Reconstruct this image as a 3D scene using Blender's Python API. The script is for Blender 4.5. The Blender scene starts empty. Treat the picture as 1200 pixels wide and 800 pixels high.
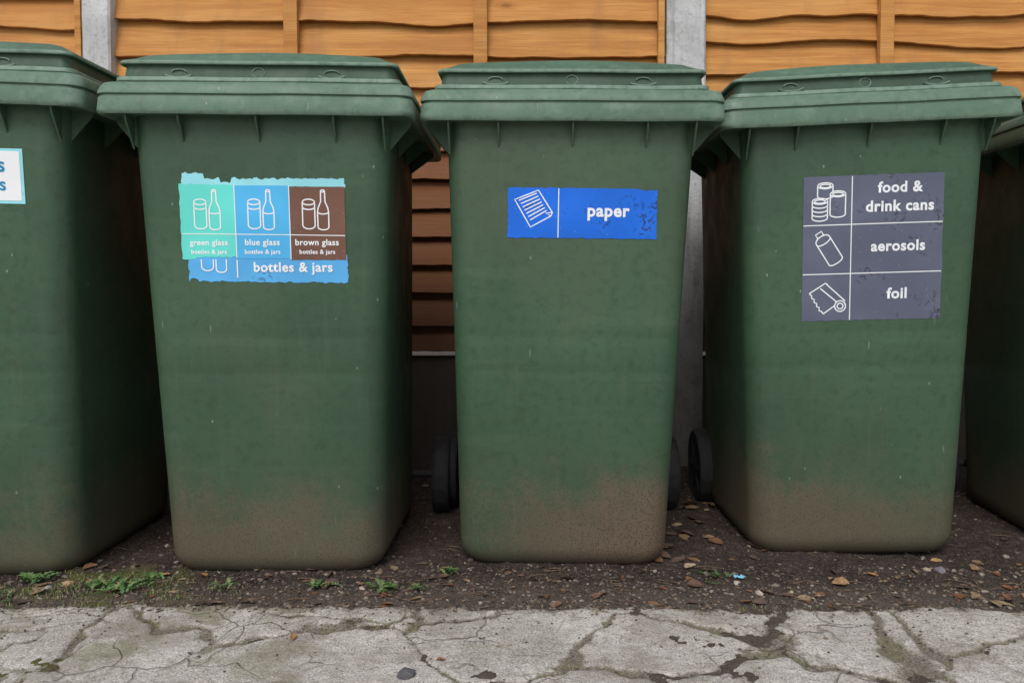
import bpy, bmesh, math, random
from mathutils import Vector, noise, Matrix
random.seed(7)
R=math.radians
scene=bpy.context.scene
col=scene.collection

# ------------------------------------------------------------------ helpers
def sm(a,b,x):
    t=max(0.0,min(1.0,(x-a)/(b-a))); return t*t*(3-2*t)
def nz(x,y,z=0.0): return noise.noise(Vector((x,y,z)))

class Mat:
    def __init__(s,name):
        s.m=bpy.data.materials.new(name); s.m.use_nodes=True
        s.nt=s.m.node_tree; s.b=s.nt.nodes['Principled BSDF']
        s.tc=s.nt.nodes.new('ShaderNodeTexCoord'); s.obj=s.tc.outputs['Object']
    def put(s,sock,v):
        if isinstance(v,bpy.types.NodeSocket): s.nt.links.new(v,sock)
        elif isinstance(v,(tuple,list)):
            v=list(v)
            if len(sock.default_value)==4 and len(v)==3: v.append(1)
            sock.default_value=v
        else: sock.default_value=v
    def noise(s,scale,detail=3,vec=None,rough=.55,dist=0):
        n=s.nt.nodes.new('ShaderNodeTexNoise'); s.put(n.inputs['Vector'],vec or s.obj)
        n.inputs['Scale'].default_value=scale; n.inputs['Detail'].default_value=min(detail,3.5)
        n.inputs['Roughness'].default_value=rough; n.inputs['Distortion'].default_value=dist
        return n.outputs['Fac']
    def voro(s,scale,vec=None,feat='F1',out='Distance',rnd=1):
        n=s.nt.nodes.new('ShaderNodeTexVoronoi'); n.feature=feat; s.put(n.inputs['Vector'],vec or s.obj)
        n.inputs['Scale'].default_value=scale; n.inputs['Randomness'].default_value=rnd
        return n.outputs[out]
    def mapv(s,loc=(0,0,0),scale=(1,1,1),vec=None,rot=(0,0,0)):
        n=s.nt.nodes.new('ShaderNodeMapping'); s.put(n.inputs['Vector'],vec or s.obj)
        n.inputs['Location'].default_value=loc; n.inputs['Scale'].default_value=scale; n.inputs['Rotation'].default_value=rot
        return n.outputs[0]
    def rng(s,f,a,b,c=0,d=1):
        n=s.nt.nodes.new('ShaderNodeMapRange'); n.interpolation_type='SMOOTHSTEP'
        s.put(n.inputs['Value'],f)
        for k,v in zip(('From Min','From Max','To Min','To Max'),(a,b,c,d)): n.inputs[k].default_value=v
        return n.outputs[0]
    def mth(s,op,a,b=0.0):
        n=s.nt.nodes.new('ShaderNodeMath'); n.operation=op; s.put(n.inputs[0],a); s.put(n.inputs[1],b); return n.outputs[0]
    def mix(s,f,a,b,mode='MIX'):
        n=s.nt.nodes.new('ShaderNodeMix'); n.data_type='RGBA'; n.blend_type=mode
        s.put(n.inputs[0],f); s.put(n.inputs[6],a); s.put(n.inputs[7],b); return n.outputs[2]
    def sep(s,vec=None):
        n=s.nt.nodes.new('ShaderNodeSeparateXYZ'); s.put(n.inputs[0],vec or s.obj); return n.outputs
    def attr(s,name):
        n=s.nt.nodes.new('ShaderNodeAttribute'); n.attribute_name=name; return n.outputs['Fac']
    def attrc(s,name):
        n=s.nt.nodes.new('ShaderNodeAttribute'); n.attribute_name=name; return n.outputs['Color']
    def point(s):
        return s.nt.nodes.new('ShaderNodeNewGeometry').outputs['Pointiness']
    def bump(s,h,strength=.3,dist=.002):
        n=s.nt.nodes.new('ShaderNodeBump'); s.put(n.inputs['Height'],h)
        n.inputs['Strength'].default_value=strength; n.inputs['Distance'].default_value=dist
        s.nt.links.new(n.outputs[0],s.b.inputs['Normal'])
    def out(s,color,rough=.6,spec=None):
        s.put(s.b.inputs['Base Color'],color); s.put(s.b.inputs['Roughness'],rough)
        if spec is not None: s.b.inputs['Specular IOR Level'].default_value=spec
        return s.m

def mesh_obj(name,verts,faces,mats=None,parent=None,smooth=True,angle=35,midx=None):
    me=bpy.data.meshes.new(name); me.from_pydata(verts,[],faces); me.validate(clean_customdata=False)
    o=bpy.data.objects.new(name,me); col.objects.link(o)
    if mats:
        for m in (mats if isinstance(mats,list) else [mats]): me.materials.append(m)
    if midx: me.polygons.foreach_set('material_index',midx)
    if smooth:
        me.polygons.foreach_set('use_smooth',[True]*len(me.polygons))
        if angle: me.set_sharp_from_angle(angle=R(angle))
    if parent: o.parent=parent
    me.update()
    return o

class Geo:
    def __init__(s): s.v=[]; s.f=[]; s.mi=[]; s.cols=[]
    def add(s,vs,fs,mi=0,c=None):
        o=len(s.v); s.v+= [tuple(v) for v in vs]; s.f+=[tuple(i+o for i in f) for f in fs]; s.mi+=[mi]*len(fs)
        if c is not None: s.cols+=[c]*len(vs)
    def box(s,x0,x1,y0,y1,z0,z1,mi=0,c=None):
        s.add([(x0,y0,z0),(x1,y0,z0),(x1,y1,z0),(x0,y1,z0),(x0,y0,z1),(x1,y0,z1),(x1,y1,z1),(x0,y1,z1)],
          [(0,3,2,1),(4,5,6,7),(0,1,5,4),(1,2,6,5),(2,3,7,6),(3,0,4,7)],mi,c)
    def loft(s,rings,cap0=False,cap1=False,mi=0,closed=True):
        n=len(rings[0]); vs=[p for r in rings for p in r]; fs=[]
        for k in range(len(rings)-1):
            for i in range(n if closed else n-1):
                j=(i+1)%n; fs.append((k*n+i,k*n+j,(k+1)*n+j,(k+1)*n+i))
        if cap0: fs.append(tuple(reversed(range(n))))
        if cap1: fs.append(tuple(range((len(rings)-1)*n,len(rings)*n)))
        s.add(vs,fs,mi)
    def tube(s,pts,r,n=8,mi=0,caps=True):
        rings=[]
        for i,p in enumerate(pts):
            p=Vector(p); a=Vector(pts[max(0,i-1)]); b=Vector(pts[min(len(pts)-1,i+1)]); d=(b-a).normalized()
            u=d.cross(Vector((0,0,1))); 
            if u.length<.1: u=d.cross(Vector((0,1,0)))
            u.normalize(); w=d.cross(u); rr=r[i] if isinstance(r,(list,tuple)) else r
            rings.append([tuple(p+u*math.cos(t)*rr+w*math.sin(t)*rr) for t in [2*math.pi*k/n for k in range(n)]])
        s.loft(rings,caps,caps,mi)
    def obj(s,name,mats,parent=None,smooth=True,angle=35,bevel=0):
        o=mesh_obj(name,s.v,s.f,mats,parent,smooth,angle,s.mi)
        if s.cols:
            a=o.data.color_attributes.new('tint','FLOAT_COLOR','POINT')
            a.data.foreach_set('color',[x for c in s.cols for x in (c[0],c[1],c[2],1)])
        if bevel:
            b=o.modifiers.new('bevel','BEVEL'); b.width=bevel; b.segments=2; b.limit_method='ANGLE'
        return o

def empty(name,loc=(0,0,0),rot=(0,0,0)):
    e=bpy.data.objects.new(name,None); e.location=loc; e.rotation_euler=rot; col.objects.link(e); return e

# ------------------------------------------------------------------ materials
def plastic(name,base,dirt=1.0,seed=0.0,body=True,light=(.16,.27,.19),dside=(0,1)):
    M=Mat(name)
    v=M.mapv(loc=(seed*3.1,seed*1.7,seed*.9))
    x,_,z=M.sep()
    big=M.noise(2.6,2,v); fine=M.noise(60,3,v,.65)
    c=M.mix(M.rng(big,.3,.75),tuple(q*.84 for q in base),tuple(q*1.18 for q in base))
    c=M.mix(M.mth('MULTIPLY',M.rng(fine,.45,.75),.45),c,tuple(q*.55 for q in base))
    band=M.noise(1.0,3,M.mapv(loc=(seed,0,seed*2),scale=(3,3,34)),.6)
    c=M.mix(M.mth('MULTIPLY',M.rng(band,.52,.75),.2),c,light)
    sc=M.voro(26,M.mapv(loc=(seed*2,0,0),scale=(1.4,1,.75),rot=(0,.5,0)))
    scm=M.mth('MULTIPLY',M.rng(sc,.075,.03),M.rng(M.noise(9,2,v),.50,.58))
    c=M.mix(M.mth('MULTIPLY',scm,.55),c,(.36,.40,.36))
    s2=M.voro(1.0,M.mapv(loc=(seed,1,0),scale=(42,18,7),rot=(0,1.1,0)),'F1')
    c=M.mix(M.mth('MULTIPLY',M.mth('MULTIPLY',M.rng(s2,.08,.03),M.rng(big,.48,.58)),.4),c,(.28,.34,.29))
    rough=M.rng(M.noise(14,3,v),.3,.7,.46,.64)
    if body:
        st=M.noise(1.0,3,M.mapv(loc=(seed*5,0,0),scale=(60,50,2.2)),.6)
        c=M.mix(M.mth('MULTIPLY',M.rng(st,.52,.8),.24),c,(.10,.12,.075))
        n1=M.noise(4.6,3.5,v,.7)
        wob=M.mth('MULTIPLY',M.mth('SUBTRACT',n1,.5),.46)
        zz=M.mth('ADD',z,wob)
        sd_=M.rng(x,-.2,.2,dside[0],dside[1])
        d1=M.mth('MULTIPLY',M.rng(zz,.29,.02),sd_)
        sp=M.noise(140,3.5,v,.85)
        thr=M.mth('SUBTRACT',M.mth('ADD',sp,M.mth('MULTIPLY',d1,.34)),.54)
        d=M.mth('MULTIPLY',M.rng(thr,.0,.16),d1)
        c=M.mix(M.mth('MULTIPLY',d1,.42*dirt),c,(.100,.090,.058))
        c=M.mix(M.mth('MULTIPLY',d,.72*dirt),c,(.140,.100,.070))
        spk=M.mth('MULTIPLY',M.rng(M.voro(250,v),.38,.24),M.mth('MULTIPLY',M.rng(zz,.32,.06),sd_))
        c=M.mix(M.mth('MULTIPLY',spk,.7*dirt),c,(.048,.036,.026))
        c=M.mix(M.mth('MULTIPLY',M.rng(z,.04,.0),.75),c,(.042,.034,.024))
        film=M.rng(M.noise(1.3,3,M.mapv(loc=(seed,2,1),scale=(2.2,2,1.2))),.5,.68)
        c=M.mix(M.mth('MULTIPLY',film,.14*dirt),c,(.13,.13,.085))
    else:
        fl=M.rng(M.noise(35,3,v,.65),.5,.72)
        c=M.mix(M.mth('MULTIPLY',fl,.25),c,(.20,.28,.20))
        blk=M.rng(M.voro(70,v),.13,.06)
        c=M.mix(M.mth('MULTIPLY',blk,.5),c,(.05,.07,.05))
        st=M.noise(1.0,3,M.mapv(loc=(seed*5,0,0),scale=(30,30,5)),.6)
        c=M.mix(M.mth('MULTIPLY',M.rng(st,.5,.75),.32),c,(.06,.08,.05))
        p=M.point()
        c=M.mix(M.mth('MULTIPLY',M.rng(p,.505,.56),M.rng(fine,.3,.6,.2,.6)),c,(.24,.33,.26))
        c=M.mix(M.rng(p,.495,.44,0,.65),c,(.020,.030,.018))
    M.bump(M.mth('ADD',M.noise(420,2,v),M.mth('MULTIPLY',M.noise(22,2,v),1.2)),.2,.0012)
    return M.out(c,rough,.36)

def simple(name,c,rough=.6,var=.2,scale=30,bump=.1):
    M=Mat(name); n=M.noise(scale,3)
    cc=M.mix(M.rng(n,.3,.7),tuple(x*(1-var) for x in c),tuple(min(1,x*(1+var)) for x in c))
    M.bump(M.noise(scale*8,2),bump,.001)
    return M.out(cc,rough)

def sticker(name,c,wear=(.03,.04,.06),amt=.0,fade=.12,wscale=55,wside=None):
    M=Mat(name)
    cc=M.mix(M.rng(M.noise(8,3),.3,.7),tuple(x*(1-fade) for x in c),tuple(min(1,x*(1+fade)) for x in c))
    if amt>0:
        nb=M.noise(16,3,None,.65)
        if wside: nb=M.mth('ADD',nb,M.rng(M.sep()[0],wside[0],wside[1],-.07,.06))
        big=M.rng(nb,.64-.14*amt,.78-.14*amt)
        w=M.mth('MULTIPLY',M.rng(M.noise(wscale,3.5,None,.75,.3),.52,.57),big)
        cc=M.mix(M.mth('MULTIPLY',w,.85),cc,wear)
    sp=M.rng(M.voro(90),.09,.04)
    cc=M.mix(M.mth('MULTIPLY',sp,.5),cc,(.6,.62,.6))
    gr=M.rng(M.noise(4,3,None,.7),.5,.75)
    cc=M.mix(M.mth('MULTIPLY',gr,.12),cc,(.2,.2,.18))
    M.bump(M.noise(130,2),.12,.0006)
    return M.out(cc,.5,.35)

rubber=simple('rubber_black',(.016,.016,.017),.8,.3,60,.3)
steel=simple('axle_steel',(.02,.02,.02),.7)
dark_in=simple('dark_plastic',(.008,.014,.010),.7)

def wood_mat():
    M=Mat('stained_fence_wood')
    t=M.attrc('tint')
    n=M.nt.nodes.new('ShaderNodeVectorMath'); n.operation='MULTIPLY_ADD'
    M.put(n.inputs[0],t); n.inputs[1].default_value=(9,5,7); M.put(n.inputs[2],M.obj)
    v=n.outputs[0]
    g1=M.noise(1,3.5,M.mapv(scale=(1.6,30,34),vec=v),.65,.9)
    g2=M.noise(1,3,M.mapv(scale=(9,260,280),vec=v),.65,.2)
    big=M.noise(1,3,M.mapv(scale=(2.2,6,9),vec=v),.6)
    c=M.mix(M.rng(g1,.30,.70),(.40,.165,.036),(.63,.315,.092))
    c=M.mix(M.mth('MULTIPLY',M.rng(g2,.43,.72),.5),c,(.31,.115,.025))
    c=M.mix(M.mth('MULTIPLY',M.rng(big,.45,.72),.5),c,(.68,.385,.14))
    c=M.mix(M.mth('MULTIPLY',M.rng(big,.5,.3),.45),c,(.38,.145,.038))
    kn=M.voro(1,M.mapv(scale=(3.1,6,7.5),vec=v))
    c=M.mix(M.mth('MULTIPLY',M.rng(kn,.16,.06),.45),c,(.26,.09,.02))
    c=M.mix(M.mth('MULTIPLY',M.rng(kn,.08,.04),.7),c,(.10,.035,.010))
    st=M.noise(1,3,M.mapv(scale=(11,9,1.6)),.65)
    c=M.mix(M.mth('MULTIPLY',M.rng(st,.50,.72),.45),c,(.30,.15,.065))
    sp=M.rng(M.voro(60,M.mapv(scale=(1,1,1.6))),.12,.06)
    c=M.mix(M.mth('MULTIPLY',sp,.45),c,(.14,.06,.02))
    tr=M.sep(t)[0]
    c=M.mix(M.mth('MULTIPLY',tr,.42),c,(.47,.18,.038))
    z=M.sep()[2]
    c=M.mix(M.mth('MULTIPLY',M.rng(z,1.28,1.05),.84),c,(.115,.036,.015))  # mostly shade behind the bins, painted into the lower boards as dark red-brown
    c=M.mix(M.mth('MULTIPLY',M.rng(z,.85,.4),.5),c,(.040,.016,.009))  # same painted shade, deeper towards the gravel board
    M.bump(M.mth('ADD',g1,M.mth('MULTIPLY',g2,.7)),.55,.003)
    return M.out(c,M.rng(g1,.3,.7,.65,.8),.3)
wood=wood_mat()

def conc_post_mat(name,c1,c2,moss=.3,topdark=None):
    M=Mat(name)
    n1=M.noise(6,3.5,None,.65); n2=M.noise(90,3,None,.6); st=M.noise(1,3,M.mapv(scale=(28,28,2.2)),.6)
    c=M.mix(M.rng(n1,.3,.7),c1,c2)
    c=M.mix(M.mth('MULTIPLY',M.rng(n2,.5,.75),.5),c,tuple(x*.5 for x in c1))
    c=M.mix(M.mth('MULTIPLY',M.rng(st,.48,.72),.5),c,tuple(x*.42 for x in c1))
    c=M.mix(M.mth('MULTIPLY',M.rng(M.voro(140),.2,.1),.5),c,(.1,.09,.08))
    c=M.mix(M.mth('MULTIPLY',M.rng(M.noise(11,3),.55,.7),moss),c,(.09,.09,.05))
    z=M.sep()[2]
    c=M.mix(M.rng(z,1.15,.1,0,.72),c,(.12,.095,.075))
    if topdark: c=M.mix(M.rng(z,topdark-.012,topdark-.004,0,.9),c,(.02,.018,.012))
    M.bump(M.mth('ADD',n2,n1),.5,.003)
    return M.out(c,.9,.2)
postm=conc_post_mat('concrete_post',(.42,.42,.42),(.60,.60,.60))
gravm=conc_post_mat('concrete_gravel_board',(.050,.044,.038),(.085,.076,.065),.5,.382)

def pave_mat():
    M=Mat('cracked_concrete')
    crk=M.attr('crk'); cell=M.attr('cell')
    n1=M.noise(5,3.5,None,.65); n2=M.noise(70,3.5,None,.7); n3=M.noise(330,3,None,.65)
    c=M.mix(M.rng(n1,.3,.72),(.40,.37,.335),(.58,.545,.50))
    c=M.mix(M.mth('MULTIPLY',cell,.30),c,(.43,.38,.335))
    c=M.mix(M.mth('MULTIPLY',M.rng(n2,.45,.68),.65),c,(.27,.24,.205))
    c=M.mix(M.mth('MULTIPLY',M.rng(n3,.5,.66),.65),c,(.80,.77,.72))
    c=M.mix(M.mth('MULTIPLY',M.rng(n3,.45,.33),.75),c,(.14,.12,.10))
    ag=M.voro(150); c=M.mix(M.mth('MULTIPLY',M.rng(ag,.26,.15),.7),c,M.mix(M.rng(M.noise(60,2),.42,.58),(.15,.13,.11),(.72,.66,.58)))
    w=M.nt.nodes.new('ShaderNodeVectorMath'); w.operation='MULTIPLY_ADD'
    nn=M.nt.nodes.new('ShaderNodeTexNoise'); nn.inputs['Scale'].default_value=9; M.put(nn.inputs['Vector'],M.obj)
    M.put(w.inputs[0],nn.outputs['Color']); w.inputs[1].default_value=(.12,.12,.12); M.put(w.inputs[2],M.obj)
    hl=M.voro(8,w.outputs[0],'DISTANCE_TO_EDGE')
    hm=M.mth('MULTIPLY',M.rng(hl,.018,.004),M.rng(M.noise(3.3,3),.47,.58))
    c=M.mix(M.mth('MULTIPLY',hm,.6),c,(.17,.14,.115))
    dp=M.rng(M.noise(4.8,3.5,M.mapv(loc=(3,1,0)),.75),.46,.66)
    c=M.mix(M.mth('MULTIPLY',dp,.55),c,(.215,.185,.15))
    mo=M.mth('MULTIPLY',M.rng(M.noise(6,3.5,M.mapv(loc=(7.3,2,0)),.7),.50,.62),M.rng(M.sep()[0],.1,-.6,.35,1))
    c=M.mix(M.mth('MULTIPLY',mo,.5),c,(.17,.16,.07))
    cc=M.mth('ADD',crk,M.mth('MULTIPLY',M.mth('SUBTRACT',n2,.5),1.1))
    c=M.mix(M.rng(cc,.05,.85,0,.85),c,M.mix(M.rng(n3,.4,.6),(.095,.078,.060),M.mix(M.rng(M.noise(7,2),.45,.6),(.22,.185,.145),(.18,.17,.07))))
    M.bump(M.mth('ADD',M.mth('ADD',n2,M.mth('MULTIPLY',n3,.6)),M.mth('MULTIPLY',hm,-1.0)),.8,.004)
    return M.out(c,.92,.2)
pavem=pave_mat()

def soil_mat():
    M=Mat('damp_soil')
    n1=M.noise(7,3.5,None,.7); n2=M.noise(55,3.5,None,.75); n3=M.noise(240,3.5,None,.75)
    c=M.mix(M.rng(n1,.3,.7),(.034,.024,.021),(.070,.050,.041))
    c=M.mix(M.mth('MULTIPLY',M.rng(n2,.48,.66),.6),c,(.13,.098,.078))
    c=M.mix(M.mth('MULTIPLY',M.rng(n3,.55,.66),.75),c,(.25,.20,.155))
    c=M.mix(M.mth('MULTIPLY',M.rng(n3,.45,.36),.8),c,(.014,.010,.008))
    y=M.sep()[1]
    c=M.mix(M.mth('MULTIPLY',M.rng(y,1.36,1.24),.38),c,(.22,.175,.14))
    x=M.sep()[0]
    mo=M.mth('MULTIPLY',M.rng(M.noise(9,3.5,None,.7),.46,.58),M.mth('MULTIPLY',M.rng(x,-.55,-.70),M.rng(y,1.45,1.36)))
    c=M.mix(M.mth('MULTIPLY',mo,.75),c,M.mix(M.rng(n3,.4,.6),(.08,.095,.022),(.20,.20,.055)))
    M.bump(M.mth('ADD',n2,n3),1.0,.008)
    return M.out(c,.9,.25)
soilm=soil_mat()

# ------------------------------------------------------------------ ground
def edge_y(x): return 1.238+.026*nz(x*3.1,4.2)+.018*nz(x*11,9.1)+.010*nz(x*35,2.2)-.012*x
def soilz(x,y):
    z=-.003+.006*sm(1.24,1.38,y)
    z+=.005*nz(x*5,y*5,1)+.0045*nz(x*17,y*17,2)+.0038*nz(x*45,y*45,3)+.0034*abs(nz(x*110,y*110,4))
    z+=.02*sm(1.95,2.3,y)
    return z
def grid(name,x0,x1,y0,y1,st,fz,mat,attrs=(),outer=None):
    nx=int((x1-x0)/st)+1; ny=int((y1-y0)/st)+1
    vs=[];at={a:[] for a in attrs}
    for j in range(ny):
        y=y0+(y1-y0)*j/(ny-1)
        for i in range(nx):
            x=x0+(x1-x0)*i/(nx-1)
            r=fz(x,y)
            if attrs:
                vs.append((x,y,r[0]))
                for a,vv in zip(attrs,r[1:]): at[a].append(vv)
            else: vs.append((x,y,r))
    fs=[(j*nx+i,j*nx+i+1,(j+1)*nx+i+1,(j+1)*nx+i) for j in range(ny-1) for i in range(nx-1)]
    if outer:
        for (a,b,c,d,z) in outer:
            o=len(vs); vs+=[(a,c,z),(b,c,z),(b,d,z),(a,d,z)]; fs.append((o,o+1,o+2,o+3))
            for k in at: at[k]+=[0]*4
    ob=mesh_obj(name,vs,fs,mat,None,True,None)
    for k in at:
        t=ob.data.attributes.new(k,'FLOAT','POINT'); t.data.foreach_set('value',at[k])
    return ob
grid('ground',-2.6,2.6,.8,2.42,.0060,soilz,soilm,outer=[(-150,150,-150,150,-.035)])

def pave(x,y):
    wx=x+.06*nz(x*5,y*5,11)+.018*nz(x*22,y*22,12)+.007*nz(x*70,y*70,13); wy=y+.06*nz(x*5,y*5,21)+.018*nz(x*22,y*22,22)+.007*nz(x*70,y*70,23)
    d,p=noise.voronoi(Vector((wx*3.4,wy*5.0,.9)))
    e=d[1]-d[0]
    w=.026+.10*max(0,nz(x*3.2,y*3.2,31))+.02*nz(x*25,y*25,32)
    w=max(w,.014)
    c1=1-sm(w*.2,w*1.7,e)
    c1*=sm(-.38,-.1,nz(x*2.7,y*2.7,61))
    d2,p2=noise.voronoi(Vector((wx*10,wy*12,5.3)))
    fine=sm(.0,.3,nz(x*2.3,y*2.3,41)+.02-.25*x)
    c2=(1-sm(.008,.07,d2[1]-d2[0]))*fine*.65
    c=max(c1,c2)
    cid=(math.sin(p[0].x*12.9898+p[0].y*78.233)*43758.5453)%1.0
    cid2=(math.sin(p2[0].x*12.9+p2[0].y*78.2)*4375.5)%1.0
    ed=edge_y(x)-y
    tone=cid*.7+cid2*.3*fine
    z=.003+.003*nz(x*2,y*2,51)+.0014*nz(x*30,y*30,52)+.0012*nz(x*90,y*90,53)+(cid-.5)*.002*sm(.0,.05,e)
    z-=.0048*c
    e0=1-sm(-.006,.022,ed+.006*nz(x*60,y*60,71))
    z-=.022*e0
    c=max(c,e0*.95,(1-sm(.0,.06,ed+.04*nz(x*20,y*20,81)))*.6)
    return z,c,tone
grid('concrete_pavement',-2.4,2.4,.78,1.33,.0042,pave,pavem,attrs=('crk','cell'),outer=[(-40,40,-40,.78,.002),(-40,-2.4,.78,1.23,.002),(2.4,40,.78,1.23,.002)])

# ------------------------------------------------------------------ fence
FY=2.33
posts=[-3.24,-1.325,.556,2.47,4.37]
pw={-3.24:.05,-1.325:.045,.556:.062,2.47:.05,4.37:.05}
def post(x,name):
    g=Geo(); rings=[]
    w=pw[x]
    prof=[(-w+.006,FY-.045),(w-.006,FY-.045),(w,FY-.039),(w,FY+.01),(w-.02,FY+.012),(w-.02,FY+.04),(w,FY+.042),(w,FY+.075),(-w,FY+.075),(-w,FY+.042),(-w+.02,FY+.04),(-w+.02,FY+.012),(-w,FY+.01),(-w,FY-.039)]
    for k in range(80):
        z=-.1+2.1*k/79
        rings.append([(x+a+.0014*nz(z*14,a*30,x),b+.0015*nz(z*11,a*30,x+4),z) for a,b in prof])
    g.loft(rings,True,True)
    return g.obj(name,postm,None,True,40)
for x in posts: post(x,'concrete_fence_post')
for k in range(len(posts)-1):
    a,b=posts[k]+pw[posts[k]]+.003,posts[k+1]-pw[posts[k+1]]-.003
    g=Geo(); g.box(a-.008,b+.008,FY+.002,FY+.028,-.08,.382)
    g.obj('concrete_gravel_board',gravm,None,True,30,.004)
    pnl=empty('fence_panel',(0,0,0))
    g=Geo(); z=.384; bi=0
    while z<1.80:
        h=.086+.024*random.random(); sd=random.random()*50; tint=(random.random(),random.random(),random.random())
        amp=random.choice([.006,.012,.020,.028]) if z>1.0 else .005; n=130
        vs=[];fs=[]
        for i in range(n+1):
            x=a-.004+(b-a+.008)*i/n
            zb=z+amp*nz(x*1.9,sd)+amp*.4*nz(x*6,sd+3)+.0018*nz(x*30,sd)+(.0 if bi else .012)
            zt=z+h+.035
            warp=.005*nz(x*2.2,sd+9)
            yb=FY-.016+warp; yt=FY+.014+warp*.3
            zm=(zb+zt)/2; ym=(yb+yt)/2
            vs+=[(x,yb+.001,zb+.0012),(x,yb-.0005,zb+.003),(x,ym-.0006,zm),(x,yt,zt),(x,yt+.007,zt),(x,yb+.0105,zb+.0015)]
        for i in range(n):
            o=i*6;q=o+6
            for u in range(6):
                w_=(u+1)%6; fs.append((o+w_,o+u,q+u,q+w_))
        g.add(vs,fs,0,tint); z+=h; bi+=1
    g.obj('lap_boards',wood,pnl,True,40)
    g=Geo()
    L=b-a
    for t,w in ((.322,.022),(.665,.022),(.992,.010)):
        xx=a+L*t
        c=(random.random(),random.random(),random.random())
        n=24; vs=[];fs=[]
        for i in range(n+1):
            zz=.39+1.46*i/n; j=.0015*nz(zz*4,xx)
            vs+=[(xx-w+j,FY-.036,zz),(xx+w+j,FY-.036,zz),(xx+w+j,FY-.0125,zz),(xx-w+j,FY-.0125,zz)]
        for i in range(n):
            o=i*4;q=o+4
            for u in range(4):
                w_=(u+1)%4; fs.append((o+u,o+w_,q+w_,q+u))
        fs+=[(3,2,1,0),(n*4,n*4+1,n*4+2,n*4+3)]
        g.add(vs,fs,0,c)
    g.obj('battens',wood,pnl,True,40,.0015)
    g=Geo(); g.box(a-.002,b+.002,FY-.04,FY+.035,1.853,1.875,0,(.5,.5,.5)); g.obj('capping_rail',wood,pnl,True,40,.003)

# ------------------------------------------------------------------ bins
H=.874; SH=.09
def hw(z): return .211+(.241-.211)*(z/H)
def fy(z): return .106+(.036-.106)*(z/H)
def by(z): return .555+(.625-.555)*(z/H)
def dent(z):
    return .0009*math.exp(-((z-.47)/.007)**2)+.0010*math.exp(-((z-.40)/.007)**2)-.0006*math.exp(-((z-.435)/.02)**2)
def front_y(x,z): 
    h=hw(z); return fy(z)+dent(z)-.006*(1-min(1,(x/h)**2))
def rring(h,y0,y1,r,nf=22,ns=12,nc=7):
    pts=[]
    def seg(a,b,n):
        for i in range(n): pts.append((a[0]+(b[0]-a[0])*i/n,a[1]+(b[1]-a[1])*i/n))
    def arc(cx,cy,a0,n):
        for i in range(n): 
            t=R(a0+90*i/n); pts.append((cx+r*math.cos(t),cy+r*math.sin(t)))
    seg((-h+r,y0),(h-r,y0),nf); arc(h-r,y0+r,-90,nc); seg((h,y0+r),(h,y1-r),ns); arc(h-r,y1-r,0,nc)
    seg((h-r,y1),(-h+r,y1),nf); arc(-h+r,y1-r,90,nc); seg((-h,y1-r),(-h,y0+r),ns); arc(-h+r,y0+r,180,nc)
    return pts

def body_rings():
    zs=[0,.001,.003,.006,.010,.015,.021,.028,.036,.045]+[.045+(H+.012-.045)*i/110 for i in range(1,111)]
    rings=[]
    rb=.045
    for z in zs:
        ins=0
        if z<rb: ins=rb-math.sqrt(max(0,rb*rb-(rb-z)**2)); ins*=.62
        h=hw(z)-ins; y0=fy(z)+ins*.8; y1=by(z)-ins*.8
        r=max(.02,.050-.012*z/H-ins*.3)
        k=-.05+.17*min(1,z/H)
        ring=[]
        for x,y in rring(h,y0,y1,r):
            wgt=max(0,min(1,1-(y-y0)/.06))
            yy=y+(dent(z)-.006*(1-min(1,(x/h)**2)))*wgt
            u=(y-y0)/(y1-y0)
            side=math.sin(math.pi*max(0,min(1,u)))
            xx=x*(1-k*u)*(1+.012*side)
            zz=z+SH*y*sm(.55,H,z)
            ring.append((xx,yy,zz))
        rings.append(ring)
    return rings
BR=body_rings()

def ringp(ins,z,y1=.665,r=.026,s=SH,h=.287):
    return [(x,y,z+s*y) for x,y in rring(h-ins,ins,y1-ins,max(.010,r-ins*.25))]

def arc_pts(cx,cz,rx,rz,a0,a1,n):
    return [(cx+rx*math.cos(R(a0+(a1-a0)*i/n)),cz+rz*math.sin(R(a0+(a1-a0)*i/n))) for i in range(n+1)]

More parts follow.
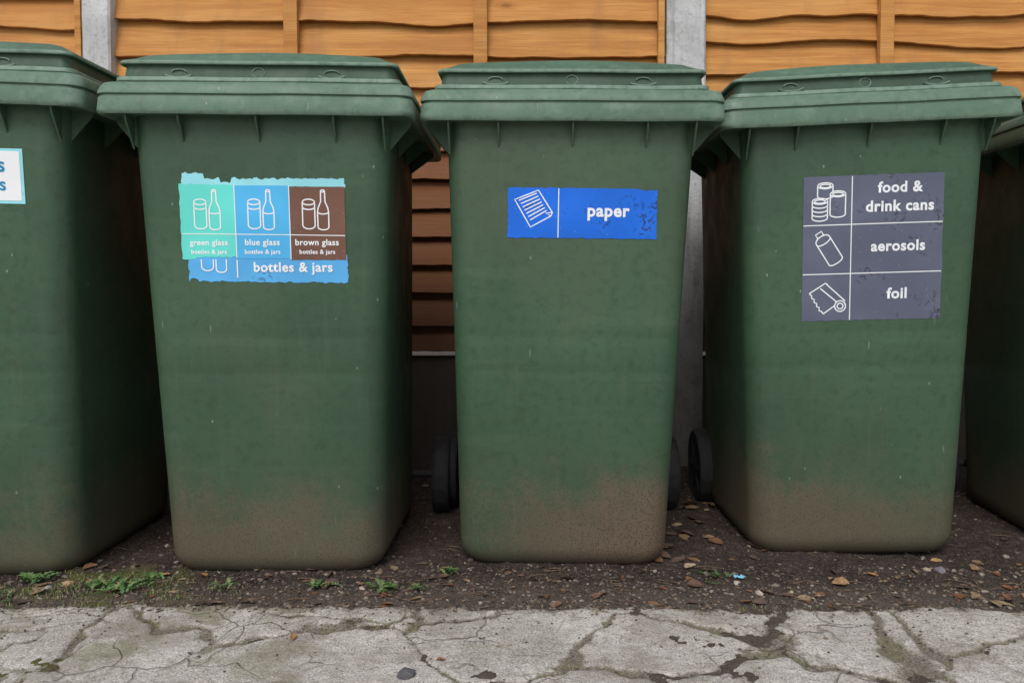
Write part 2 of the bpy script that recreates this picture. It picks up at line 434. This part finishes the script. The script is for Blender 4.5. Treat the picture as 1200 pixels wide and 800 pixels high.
def make_bin(loc,yaw,roll,seed,dirt,tilt=0,tone=1.0,dside=(1,1),wo=(.0,.0),zs=1.0):
    e=empty('wheelie_bin',loc,(R(tilt),R(roll),R(yaw))); e.scale=(1,1,zs)
    base=(.045*tone,.091*tone,.050*tone)
    mb=plastic('bin_green_body',base,dirt,seed,True,light=(.090,.140,.088),dside=dside)
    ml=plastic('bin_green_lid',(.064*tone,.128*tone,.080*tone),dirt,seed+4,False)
    g=Geo(); g.loft(BR,True,False); g.obj('body',mb,e,True,50)
    g=Geo()
    zr=H
    prof=[(.055,.002),(.012,.0),(.004,-.001),(.0005,.003),(.0,.008),(.002,.030),(.0035,.032),(.0035,.034),(.001,.036),(.001,.040),(.005,.051),(.009,.0565),(.014,.0585),(.034,.0585),(.040,.052)]
    rings=[]
    for i,z in prof:
        rings.append([(x,y,zz+.0020*nz(x*6,y*6,seed+z*9)) for x,y,zz in ringp(i,zr+z)])
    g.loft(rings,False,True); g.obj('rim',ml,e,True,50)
    g=Geo()
    prof=[(.040,.0610),(.027,.0610),(.0255,.063),(.026,.069),(.0275,.0705),(.034,.0715),(.0365,.073),(.039,.090),(.039,.0925),(.0315,.0945),(.0305,.0965),(.0315,.1005),(.035,.102),(.048,.107),(.066,.115),(.085,.120),(.12,.126),(.17,.131),(.23,.135),(.27,.136)]
    rings=[]
    for i,z in prof:
        ring=[]
        for x,y,zz in ringp(i,zr+z,y1=.68):
            bow=.010*(1-(x/.29)**2)*sm(.03,.08,i)+.0025*nz(x*5,y*5,seed)
            ring.append((x,y,zz+bow))
        rings.append(ring)
    g.loft(rings,True,True)
    for cx in (-.145,.135):
        pts=[]
        for x,z in arc_pts(cx,zr+.0785,.026,.007,200,340,12): pts.append((x,.0335,z+SH*.03))
        g.tube(pts,.0018,6)
        pts=[(x,.036,z+SH*.03) for x,z in arc_pts(cx,zr+.082,.013,.005,180,0,8)]
        g.tube(pts,.0013,6)
    pts=[(x,.0372,z+SH*.03) for x,z in arc_pts(0,zr+.082,.011,.009,0,360,20)]
    g.tube(pts,.0012,6,caps=False)
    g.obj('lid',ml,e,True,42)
    g=Geo(); g.loft([ringp(.036,zr+.0555,y1=.672),ringp(.036,zr+.0615,y1=.672)]); g.obj('lid_gap',dark_in,e)
    g=Geo()
    for x in (-.232,-.138,0.002,.142,.232):
        t=.0017; d=.046 if abs(x)<.2 else .055
        yb=front_y(x,zr-.03)+.006
        vs=[]
        for s in (-t,t):
            vs+=[(x+s,.010,zr+.002),(x+s,yb,zr+.003),(x+s,front_y(x,zr-d)+.002,zr-d),(x+s,.012,zr-.008)]
        g.add(vs,[(0,1,2,3),(7,6,5,4),(0,3,7,4),(3,2,6,7),(2,1,5,6),(1,0,4,5)])
    for sx in (-1,1):
        for y in (.07,.20,.36,.52):
            z0=zr+SH*y; t=.0017
            xb=sx*(hw(zr-.03)*(1-.14*(y-.04)/.58)-.006)
            vs=[]
            for s in (-t,t):
                vs+=[(sx*.278,y+s,z0+.002),(xb,y+s,z0+.002),(xb,y+s,z0-.060),(sx*.276,y+s,z0-.008)]
            g.add(vs,[(0,1,2,3),(7,6,5,4),(0,3,7,4),(3,2,6,7),(2,1,5,6),(1,0,4,5)])
    g.obj('gussets',mb,e,False)
    g=Geo()
    zh=zr+SH*.68+.03
    g.tube([(-.235,.715,zh+.01),(.235,.715,zh+.01)],.014,12)
    for x in (-.22,-.07,.07,.22):
        g.box(x-.012,x+.012,.655,.722,zh-.03,zh+.024)
    g.obj('rear_handle',ml,e,True,40,.002)
    g=Geo()
    ay,az=.565,.098
    g.tube([(-.27+wo[0],ay,az),(.27+wo[1],ay,az)],.010,10)
    g.obj('axle',steel,e)
    for nm,sx,of in (('wheel_left',-1,wo[0]),('wheel_right',1,wo[1])):
        g=Geo(); n=48
        prof=[(.252,.030),(.256,.060),(.258,.078),(.256,.084),(.256,.094),(.261,.0995),(.270,.100),(.284,.100),(.293,.0995),(.298,.094),(.298,.084),(.295,.078),(.290,.060),(.296,.030),(.299,.016)]
        rings=[]
        for px,pr in prof:
            ring=[]
            for k in range(n):
                t=2*math.pi*k/n; rr=pr
                if pr>.098: rr=pr*(1-.028*(k%3==0))
                ring.append((sx*px+of,ay+rr*math.cos(t),az+rr*math.sin(t)))
            rings.append(ring)
        g.loft(rings,True,True)
        for k in range(6):
            t=2*math.pi*k/6; c,s=math.cos(t),math.sin(t)
            g.tube([(sx*.292+of,ay+.02*c,az+.02*s),(sx*.292+of,ay+.077*c,az+.077*s)],.006,6)
        g.obj(nm,rubber,e,True,40)
    return e

# --- labels -----------------------------------------------------------
class Label:
    def __init__(s,binp,name,px,py,lx,lz,sc,rot=0):
        s.e=binp; s.name=name; s.px=px; s.py=py; s.lx=lx; s.lz=lz; s.sc=sc; s.c=math.cos(R(rot)); s.s=math.sin(R(rot)); s.k=0
    def S(s,x,y,layer):
        dx=(x-s.px)*s.sc; dz=-(y-s.py)*s.sc
        X=s.lx+dx*s.c-dz*s.s; Z=s.lz+dx*s.s+dz*s.c
        return (X,front_y(X,Z)-.0007-.00045*layer,Z)
    def patch(s,x0,x1,top,bot,mat,layer,jag=0,nm='sheet',nx=60,ny=16):
        ft=top if callable(top) else (lambda x:top); fb=bot if callable(bot) else (lambda x:bot)
        vs=[]
        for j in range(ny+1):
            v=j/ny
            a=x0+jag*nz(v*9,x0*.13,3+layer); b=x1+jag*nz(v*9,x1*.13,7+layer)
            for i in range(nx+1):
                x=a+(b-a)*i/nx
                t=ft(x)+jag*(nz(x*.16,2.1,layer)+.5*nz(x*.6,2.1,layer)); bb=fb(x)+jag*(nz(x*.16,9.3,layer)+.5*nz(x*.5,9.1,layer))
                vs.append(s.S(x,t+(bb-t)*v,layer))
        fs=[(j*(nx+1)+i,(j+1)*(nx+1)+i,(j+1)*(nx+1)+i+1,j*(nx+1)+i+1) for j in range(ny) for i in range(nx)]
        mesh_obj(nm,vs,fs,mat,s.e,True,None)
    def lines(s,polys,w,mat,layer,nm='lines'):
        g=Geo()
        for pts in polys:
            P=[]
            for a,b in zip(pts[:-1],pts[1:]):
                n=max(1,int(math.hypot(b[0]-a[0],b[1]-a[1])/8))
                for i in range(n): P.append((a[0]+(b[0]-a[0])*i/n,a[1]+(b[1]-a[1])*i/n))
            P.append(pts[-1]); closed=math.hypot(P[0][0]-P[-1][0],P[0][1]-P[-1][1])<.01
            L=[];N=len(P)
            for i,p in enumerate(P):
                a=P[i-1] if i>0 else (P[-2] if closed else P[0]); b=P[i+1] if i<N-1 else (P[1] if closed else P[-1])
                dx,dy=b[0]-a[0],b[1]-a[1]; l=math.hypot(dx,dy) or 1
                nx_,ny_=-dy/l*w/2,dx/l*w/2
                L.append(s.S(p[0]+nx_,p[1]+ny_,layer)); L.append(s.S(p[0]-nx_,p[1]-ny_,layer))
            g.add(L,[(2*i,2*i+1,2*i+3,2*i+2) for i in range(N-1)])
        g.obj(nm,mat,s.e,False)
    def text(s,body,cx,base,width,mat,layer,bold=.012,nm='lettering'):
        cu=bpy.data.curves.new('t','FONT'); cu.body=body; cu.size=1; cu.offset=bold; cu.space_character=1.08; cu.resolution_u=4
        o=bpy.data.objects.new('t',cu); col.objects.link(o)
        bpy.context.view_layer.update()
        dg=bpy.context.evaluated_depsgraph_get()
        me=bpy.data.meshes.new_from_object(o.evaluated_get(dg))
        xs=[v.co.x for v in me.vertices]; x0,x1=min(xs),max(xs); k=width/(x1-x0)
        for v in me.vertices:
            v.co=s.S(cx+(v.co.x-(x0+x1)/2)*k,base-v.co.y*k,layer)
        bpy.data.objects.remove(o)
        me.materials.clear(); me.materials.append(mat)
        ob=bpy.data.objects.new(nm,me); col.objects.link(ob); ob.parent=s.e

def el(cx,cy,rx,ry,a0=0,a1=360,n=18): return [(cx+rx*math.cos(R(a0+(a1-a0)*i/n)),cy+ry*math.sin(R(a0+(a1-a0)*i/n))) for i in range(n+1)]
def rot(P,c,a):
    ca,sa=math.cos(R(a)),math.sin(R(a))
    return [(c[0]+(x-c[0])*ca-(y-c[1])*sa,c[1]+(x-c[0])*sa+(y-c[1])*ca) for x,y in P]

white=sticker('label_white',(.84,.86,.88),amt=0,fade=.03)
white2=sticker('label_white_worn',(.80,.82,.84),wear=(.12,.13,.15),amt=.15,fade=.04)
teal=sticker('label_teal',(.13,.70,.62),fade=.08)
sky_b=sticker('label_sky_blue',(.08,.46,.82),fade=.08)
brown=sticker('label_brown',(.17,.080,.055))
cyan=sticker('label_pale_cyan',(.30,.72,.80),wear=(.06,.2,.3),amt=.6,wscale=90)
midb=sticker('label_mid_blue',(.10,.42,.80),wear=(.05,.16,.30),amt=.7,wscale=110)
royal=sticker('label_royal_blue',(.005,.14,.70),wear=(.008,.03,.10),amt=.85,wscale=110,wside=(-.02,.12))
slate=sticker('label_slate_grey',(.108,.120,.175),wear=(.036,.038,.054),amt=.78,wscale=110,wside=(-.08,.10))

CAMH=.51
b1=make_bin((-1.062,1.255,.0),4,.3,1.3,.8,dside=(.6,.9),zs=1.016)
b2=make_bin((-.470,1.285,.0),1,.2,2.7,1.0,dside=(.8,1),wo=(0,.02))
b3=make_bin((.103,1.325,.0),-1,.6,4.1,1.15,dside=(.45,1.3),wo=(0,.02))
b4=make_bin((.724,1.385,.004),-4,-1.5,6.6,.95,dside=(1.0,.7),wo=(.045,0),zs=1.012)
b5=make_bin((1.355,1.385,.004),-13,-.8,8.2,.8)

L=Label(b2,'glass_label',310,265,.005,.669,1/619,.3)
L.patch(221,405,lambda x:292,lambda x:322+2*(x-221)/184-(3 if 221<x<232 else 0),midb,0,1.8,'bottles_and_jars_sheet',nx=110)
L.patch(218,404,lambda x:(199 if x<243 else 205)+ (4 if 262<x<275 else 0),lambda x:216,cyan,0,2.4,'backing_sheet',nx=130,ny=4)
L.patch(214,277.5,lambda x:211+(x-214)*.02,lambda x:294+(2.5 if x<230 else 0),teal,1,1.3,'green_glass_sheet',nx=50)
L.patch(277.5,340,lambda x:213,lambda x:296,sky_b,1,.0,'blue_glass_sheet',nx=16)
L.patch(340,403.5,lambda x:214,lambda x:297.5,brown,1,.5,'brown_glass_sheet',nx=16)
L.lines([[(277.5,212),(277.5,295)],[(340,213),(340,297)],[(216,267.5),(403,269.5)]],1.0,white,2,'dividers')
P=[]
for c in (246,308,370.5):
    P+=[el(c-8.5,231.5,7,3.2),[(c-15.5,232),(c-15.7,258)]+el(c-8.5,258,7,4,180,0,10)+[(c-1.5,232)],el(c-8.5,237,7,3,0,180,8)]
    P+=[el(c+8,219,2.3,1.2,n=10),[(c+5.7,219.5),(c+5.5,231),(c+2.5,238),(c+1.6,243),(c+1.8,260)]+el(c+8,260,6.2,3,180,0,8)+[(c+14.3,243),(c+13.5,238),(c+10.5,231),(c+10.3,219.5)],el(c+8,243,6,2,0,180,8)]
L.lines(P,1.4,white,2,'bottle_and_jar_icons')
for c,t,w in ((245.5,'green glass',44),(307.5,'blue glass',40),(370.5,'brown glass',50)):
    L.text(t,c,280.5,w,white,2,.022); L.text('bottles & jars',c,290.5,41,white,2,.022)
L.text('bottles & jars',342,311,91,white,2,.024)
L.lines([[(236,297),(236,303)]+el(243,305,7,5,180,0,8)+[(250,297)],[(253,297),(253,308)]+el(259,308,6,4,180,0,8)+[(265,297)],[(277.5,297.5),(277.5,318)]],1.4,white,2,'lower_icons')

L=Label(b3,'paper_label',678.5,248.5,.024,.708,1/618,-.2)
L.patch(590,767,lambda x:219+(1.5 if x>745 else 0),277.5,royal,0,1.2,'paper_sheet',nx=90)
L.lines([[(650,220),(650,277)]],1.1,white,1,'divider')
L.text('paper',709.5,251.5,50,white2,1,.03)
sh=[(598,233),(626,222),(643,248),(641,252),(617,265),(598,233)]
P=[sh,[(641,252),(635,248.5),(643,248)]]
for i in range(7):
    t=i/6.6
    a=(603+15*t,234+25*t); b=(624+13*t,225.5+22*t); P.append([a,b])
L.lines(P,1.3,white,1,'paper_icon')

L=Label(b4,'cans_label',1021,289,.016,.637,1/604,0)
L.patch(938.5,1103.5,203,375.5,slate,0,1.0,'cans_sheet',ny=30,nx=80)
L.lines([[(995.5,204),(995.5,375)],[(939,260.5),(1103,260.5)],[(939,319),(1103,319)]],1.1,white,1,'dividers')
L.text('food &',1052,224,53,white2,1,.03); L.text('drink cans',1052,246,80,white2,1,.03)
L.text('aerosols',1051,293,64,white2,1,.03); L.text('foil',1051,350,24,white2,1,.03)
P=[]
def can(cx,y0,y1,rx=9,ry=3.5):
    return [el(cx,y0,rx,ry),[(cx-rx,y0),(cx-rx,y1)]+el(cx,y1,rx,ry,180,0,10)+[(cx+rx,y0)],el(cx,y0+.4,rx*.7,ry*.6)]
P+=can(964,214,226)+can(979,224,248)+can(958,232,252)
P+=[el(958,237+5*i,9,3.2,0,180,8) for i in range(3)]
cc=(970,291)
ca=[(961,276),(961,306)]+el(970,306,9,3,180,0,8)+[(979,276)]+el(970,276,9,5,0,-180,10)
P+=[rot(ca,cc,-32),rot([(966,271),(966,266),(974,266),(974,271)],cc,-32),rot(el(970,278,9,3,0,180,8),cc,-32)]
P+=[[(947,342),(966,330),(990,352)],[(947,342),(950,345),(950,348),(953,349),(953,353),(956,354),(956,358),(959,359),(959,363),(962,364),(964,367)],[(964,367),(978,357)],el(984,358,6.5,6.5),el(984,358,3.5,3.5),[(966,330),(969,332)],[(960,336),(980,353)]]
L.lines(P,1.4,white,1,'can_icons')

L=Label(b1,'plastics_label',-60,226,.031,.757,1/637,0)
L.patch(-145,26,196,258,cyan,0,0,'label_border')
L.patch(-142,22.5,199,254.5,white,1,0,'label_sheet')
navy=sticker('label_text_blue',(.02,.25,.48))
L.text('plastics',-31,222,74,navy,2,.02); L.text('& cartons',-38,243,88,navy,2,.02)

# ------------------------------------------------------------------ litter
def leafmat():
    M=Mat('dry_leaf'); t=M.attrc('tint')
    c=M.mix(M.mth('MULTIPLY',M.rng(M.noise(130,3),.4,.7),.6),t,(.05,.03,.02)); return M.out(c,.75)
leafm=leafmat()
def stonem_():
    M=Mat('stone_chips'); t=M.attrc('tint')
    c=M.mix(M.mth('MULTIPLY',M.rng(M.noise(200,3),.4,.7),.5),t,(.10,.085,.07)); M.bump(M.noise(300,2),.4,.001); return M.out(c,.85)
stonem=stonem_()
def gz(x,y):
    if y<edge_y(x)-.02: return pave(x,y)[0]
    return soilz(x,y)
def place_y():
    return random.choice([random.uniform(1.22,1.42),random.uniform(1.24,1.36),random.uniform(1.3,2.25)])
g=Geo()
lc=[(.17,.085,.035),(.12,.065,.04),(.24,.15,.08),(.09,.055,.04),(.28,.20,.12),(.20,.085,.035),(.07,.045,.035),(.10,.06,.045)]
def leaf(x,y,L_,c,ang,fl=.0008):
    W=L_*random.uniform(.22,.42); n=8; z=gz(x,y)+fl
    curl=random.uniform(.2,1.2); tl=random.uniform(-.2,.2); tr=random.uniform(-.35,.35); bend=random.uniform(-.5,.5)
    vs=[]; sd=random.random()*90
    for i in range(n+1):
        t=i/n; w=W*math.sin(math.pi*min(1,t*.94+.03))**.8*(1-.25*t)
        for k in (-1,-.5,0,.5,1):
            ww=w*(1+.45*nz(i*.9,k*3,sd))
            lx=(t-.5)*L_; ly=k*ww+bend*L_*(t-.5)**2
            lz=curl*(abs(k)**1.6)*w*.6+ .18*L_*curl*(t-.5)**2*2+lx*tl*.5+k*w*tr+.1*L_*abs(tl)+abs(tr)*w*.6+.12*w*nz(i*.8,k*2,sd+5)
            vs.append((x+lx*math.cos(ang)-ly*math.sin(ang),y+lx*math.sin(ang)+ly*math.cos(ang),z+max(-.001,lz)))
    fs=[(i*5+k,(i+1)*5+k,(i+1)*5+k+1,i*5+k+1) for i in range(n) for k in range(4)]
    g.add(vs,fs,0,c)
for i in range(750):
    x=random.uniform(-1.5,1.6); y=place_y(); leaf(x,y,random.choice([.005,.006,.008,.011,.016,.026])*random.uniform(.8,1.2),random.choice(lc),random.random()*6.3)
for i in range(60):
    leaf(random.uniform(.3,.62),random.uniform(1.45,2.2),random.uniform(.02,.042),random.choice(lc[:4]),random.random()*6.3)
for i in range(30):
    leaf(random.uniform(-1,1.1),random.uniform(.95,1.22),random.uniform(.005,.011),random.choice(lc),random.random()*6.3)
for (x,y,l,c) in ((-.345,1.10,.022,(.38,.17,.05)),(-.105,1.03,.014,(.30,.12,.05)),(.36,1.42,.040,(.42,.32,.22)),(-.60,1.36,.03,(.32,.17,.07)),(.30,1.5,.04,(.20,.11,.06)),(.08,1.25,.03,(.24,.13,.08)),(.62,1.32,.030,(.33,.19,.08)),(.16,1.28,.034,(.20,.10,.07)),(.70,1.36,.022,(.40,.20,.06)),(-.68,1.37,.022,(.42,.22,.09)),(.88,1.45,.024,(.36,.22,.10))):
    leaf(x,y,l,c,random.random()*3)
g.obj('fallen_leaves',leafm,None,True,None)

g=Geo()
bm=bmesh.new(); bmesh.ops.create_icosphere(bm,subdivisions=1,radius=1); iv=[v.co.copy() for v in bm.verts]; itf=[tuple(v.index for v in f.verts) for f in bm.faces]; bm.free()
def stone(x,y,r,c,sink=.3):
    z=gz(x,y); sd=random.random()*100; a=random.random()*6.3; sx=random.uniform(.8,1.6); sz=random.uniform(.4,.8)
    vs=[]
    for v in iv:
        k=1+.5*nz(v.x*1.5+sd,v.y*1.5,v.z*1.5)
        px,py,pz=v.x*r*k*sx,v.y*r*k,v.z*r*k*sz
        vs.append((x+px*math.cos(a)-py*math.sin(a),y+px*math.sin(a)+py*math.cos(a),z+pz+r*sz*sink))
    g.add(vs,itf,0,c)
sc=[(.13,.105,.085),(.20,.165,.13),(.09,.07,.058),(.28,.24,.195),(.12,.09,.068),(.05,.04,.034),(.03,.024,.02),(.20,.14,.095)]
for i in range(10500):
    x=random.uniform(-1.5,1.65); y=random.choice([random.uniform(1.2,1.42),random.uniform(1.21,1.33),random.uniform(1.3,2.2)])
    r=random.choice([.0008,.0012,.0016,.0022,.0032])*random.uniform(.8,1.3)
    stone(x,y,r,random.choice(sc))
for i in range(220):
    x=random.uniform(-1.4,1.5); y=random.choice([random.uniform(1.22,1.42),random.uniform(1.3,1.6)]); stone(x,y,random.uniform(.003,.007),random.choice(sc),.1)
for i in range(1200):
    y=1.24-abs(random.gauss(0,.10))
    if y>.86: stone(random.uniform(-1.1,1.1),y,random.choice([.0008,.0012,.002]),random.choice(sc))
for i in range(5000):
    x,y=random.uniform(-1.1,1.1),random.uniform(.9,1.24)
    if pave(x,y)[1]>.55: stone(x,y,random.choice([.0008,.0012,.0018,.0026]),random.choice(sc),.2)
for x,y,r,c in ((.855,1.395,.013,(.20,.17,.20)),(.83,1.40,.009,(.45,.36,.27)),(.43,1.335,.008,(.42,.36,.30)),(.455,1.29,.009,(.45,.38,.33)),(-.845,1.33,.010,(.40,.26,.15)),(-.81,1.345,.009,(.30,.17,.09)),(-.87,1.31,.009,(.38,.36,.32)),(-.63,1.30,.007,(.38,.26,.16)),(-.28,1.31,.006,(.45,.36,.27)),(-.15,.985,.013,(.09,.09,.10)),(.52,1.30,.006,(.4,.33,.2)),(.88,1.30,.007,(.3,.26,.2))):
    stone(x,y,r,c,.1)
g.obj('stone_chips',stonem,None,False)

g=Geo()
for i in range(280):
    x=random.uniform(-1.4,1.5); y=place_y(); a=random.uniform(-.6,.6) if random.random()<.6 else random.random()*6; l=random.uniform(.010,.055); z=gz(x,y)+.002
    m=(x+math.cos(a)*l/2,y+math.sin(a)*l/2+random.uniform(-.004,.004),z+random.uniform(.0,.004)); 
    g.tube([(x,y,z),m,(x+math.cos(a)*l,y+math.sin(a)*l,z+.001)],[.0009,.0008,.0005],5)
g.obj('twigs',simple('twig_bark',(.15,.10,.065),.85,.4,80),None,True,None)

wm=Mat('weed_leaf'); wt=wm.attrc('tint'); wm.out(wm.mix(wm.mth('MULTIPLY',wm.rng(wm.noise(120,2),.4,.7),.4),wt,(.04,.09,.02)),.5)
def weed(x,y,n,l,spread=1.0,name='weed_plant'):
    g=Geo(); z=gz(x,y)
    for i in range(n):
        a=random.random()*6.3; ll=l*random.uniform(.5,1.15); up=random.uniform(.25,1.1)
        ox=x+random.gauss(0,.008*spread); oy=y+random.gauss(0,.006*spread)
        c=random.choice([(.07,.16,.042),(.10,.20,.06),(.13,.23,.08),(.06,.12,.04),(.19,.22,.09)])
        m=9; vs=[]
        wd=ll*random.uniform(.09,.15)
        for k in range(m+1):
            t=k/m; h=up*ll*(t-.62*t*t*1.0)
            r=ll*t*(1-.15*up)
            w=wd*(.15+math.sin(math.pi*min(1,t**.8*.97))) * (1.6 if k%2 else .4)
            px,py=ox+r*math.cos(a),oy+r*math.sin(a)
            for q in (-1,0,1):
                vs.append((px-q*w*math.sin(a),py+q*w*math.cos(a),z+.002+h+abs(q)*w*.35))
        fs=[(k*3+q,(k+1)*3+q,(k+1)*3+q+1,k*3+q+1) for k in range(m) for q in (0,1)]
        g.add(vs,fs,0,c)
    g.obj(name,wm.m,None,True,None)
weed(-.915,1.345,20,.034); weed(-.79,1.325,24,.026,2.5); weed(-.735,1.315,30,.030,3); weed(-.70,1.335,20,.026,2.5)
weed(-.535,1.305,16,.022); weed(-.368,1.325,18,.027); weed(-.24,1.305,24,.029,1.4); weed(-.175,1.30,14,.022,1.5); weed(-.125,1.385,14,.026)
weed(.405,1.36,10,.020,1.5); weed(.38,1.33,7,.016); weed(-.93,1.28,12,.022,2); weed(.62,2.24,14,.06)
g=Geo()
def tuft(x,y):
    z=gz(x,y); a=random.random()*6.3; h=random.uniform(.002,.008); w=.0007
    dx,dy=math.cos(a),math.sin(a)
    g.add([(x-dy*w,y+dx*w,z),(x+dy*w,y-dx*w,z),(x+dx*h*.5,y+dy*h*.5,z+h)],[(0,1,2)],0,random.choice([(.16,.20,.05),(.23,.26,.07),(.11,.16,.04),(.30,.28,.10)]))
for i in range(3800):
    if random.random()<.6: x=random.gauss(-.77,.08); y=random.gauss(1.32,.026)
    else: x=random.uniform(-1.05,-.5); y=random.gauss(1.28,.03)
    if nz(x*22,y*22,5)<-.05: continue
    tuft(x,y)
for i in range(9000):
    x,y=random.uniform(-1.0,1.0),random.uniform(.92,1.23)
    if nz(x*5,y*5,77)>.05-.2*(x<-.2) and pave(x,y)[1]>.6: tuft(x,y)
g.obj('moss_tufts',wm.m,None,False)
g=Geo()
vs=[];n=6
for j in range(n+1):
    for i in range(n+1):
        x=.430+.020*i/n+.003*nz(j*.6,i*.3,2); y=1.345+.014*j/n; vs.append((x,y,soilz(x,y)+.003+.006*abs(nz(i*.9,j*.9,5))+.002*math.sin(i*1.4)))
g.add(vs,[(j*(n+1)+i,j*(n+1)+i+1,(j+1)*(n+1)+i+1,(j+1)*(n+1)+i) for j in range(n) for i in range(n)])
g.obj('plastic_wrapper',simple('blue_wrapper',(.22,.52,.75),.35,.5,90),None,True,None)

# ------------------------------------------------------------------ light, camera
w=bpy.data.worlds.new('World'); scene.world=w; w.use_nodes=True
nt=w.node_tree; bg=nt.nodes['Background']
s=nt.nodes.new('ShaderNodeTexSky'); s.sky_type='NISHITA'; s.sun_disc=False; s.sun_elevation=R(50); s.sun_rotation=R(195); s.dust_density=2.0; s.air_density=1.0
hs=nt.nodes.new('ShaderNodeHueSaturation'); hs.inputs['Saturation'].default_value=.35
nt.links.new(s.outputs[0],hs.inputs['Color']); nt.links.new(hs.outputs[0],bg.inputs['Color']); bg.inputs['Strength'].default_value=.15
sd=bpy.data.lights.new('sun','SUN'); sd.energy=1.7; sd.angle=R(30); sd.color=(1,.98,.95)
so=bpy.data.objects.new('sun',sd); so.rotation_euler=(R(40),0,R(-15)); col.objects.link(so)
cd=bpy.data.cameras.new('camera'); cd.sensor_width=36; cd.lens=24.9; cd.clip_end=500; cd.clip_start=.05
co=bpy.data.objects.new('camera',cd); co.location=(0,0,CAMH); co.rotation_euler=(R(88),0,0); col.objects.link(co)
scene.camera=co
scene.view_settings.view_transform='Standard'; scene.view_settings.look='None'; scene.view_settings.exposure=0
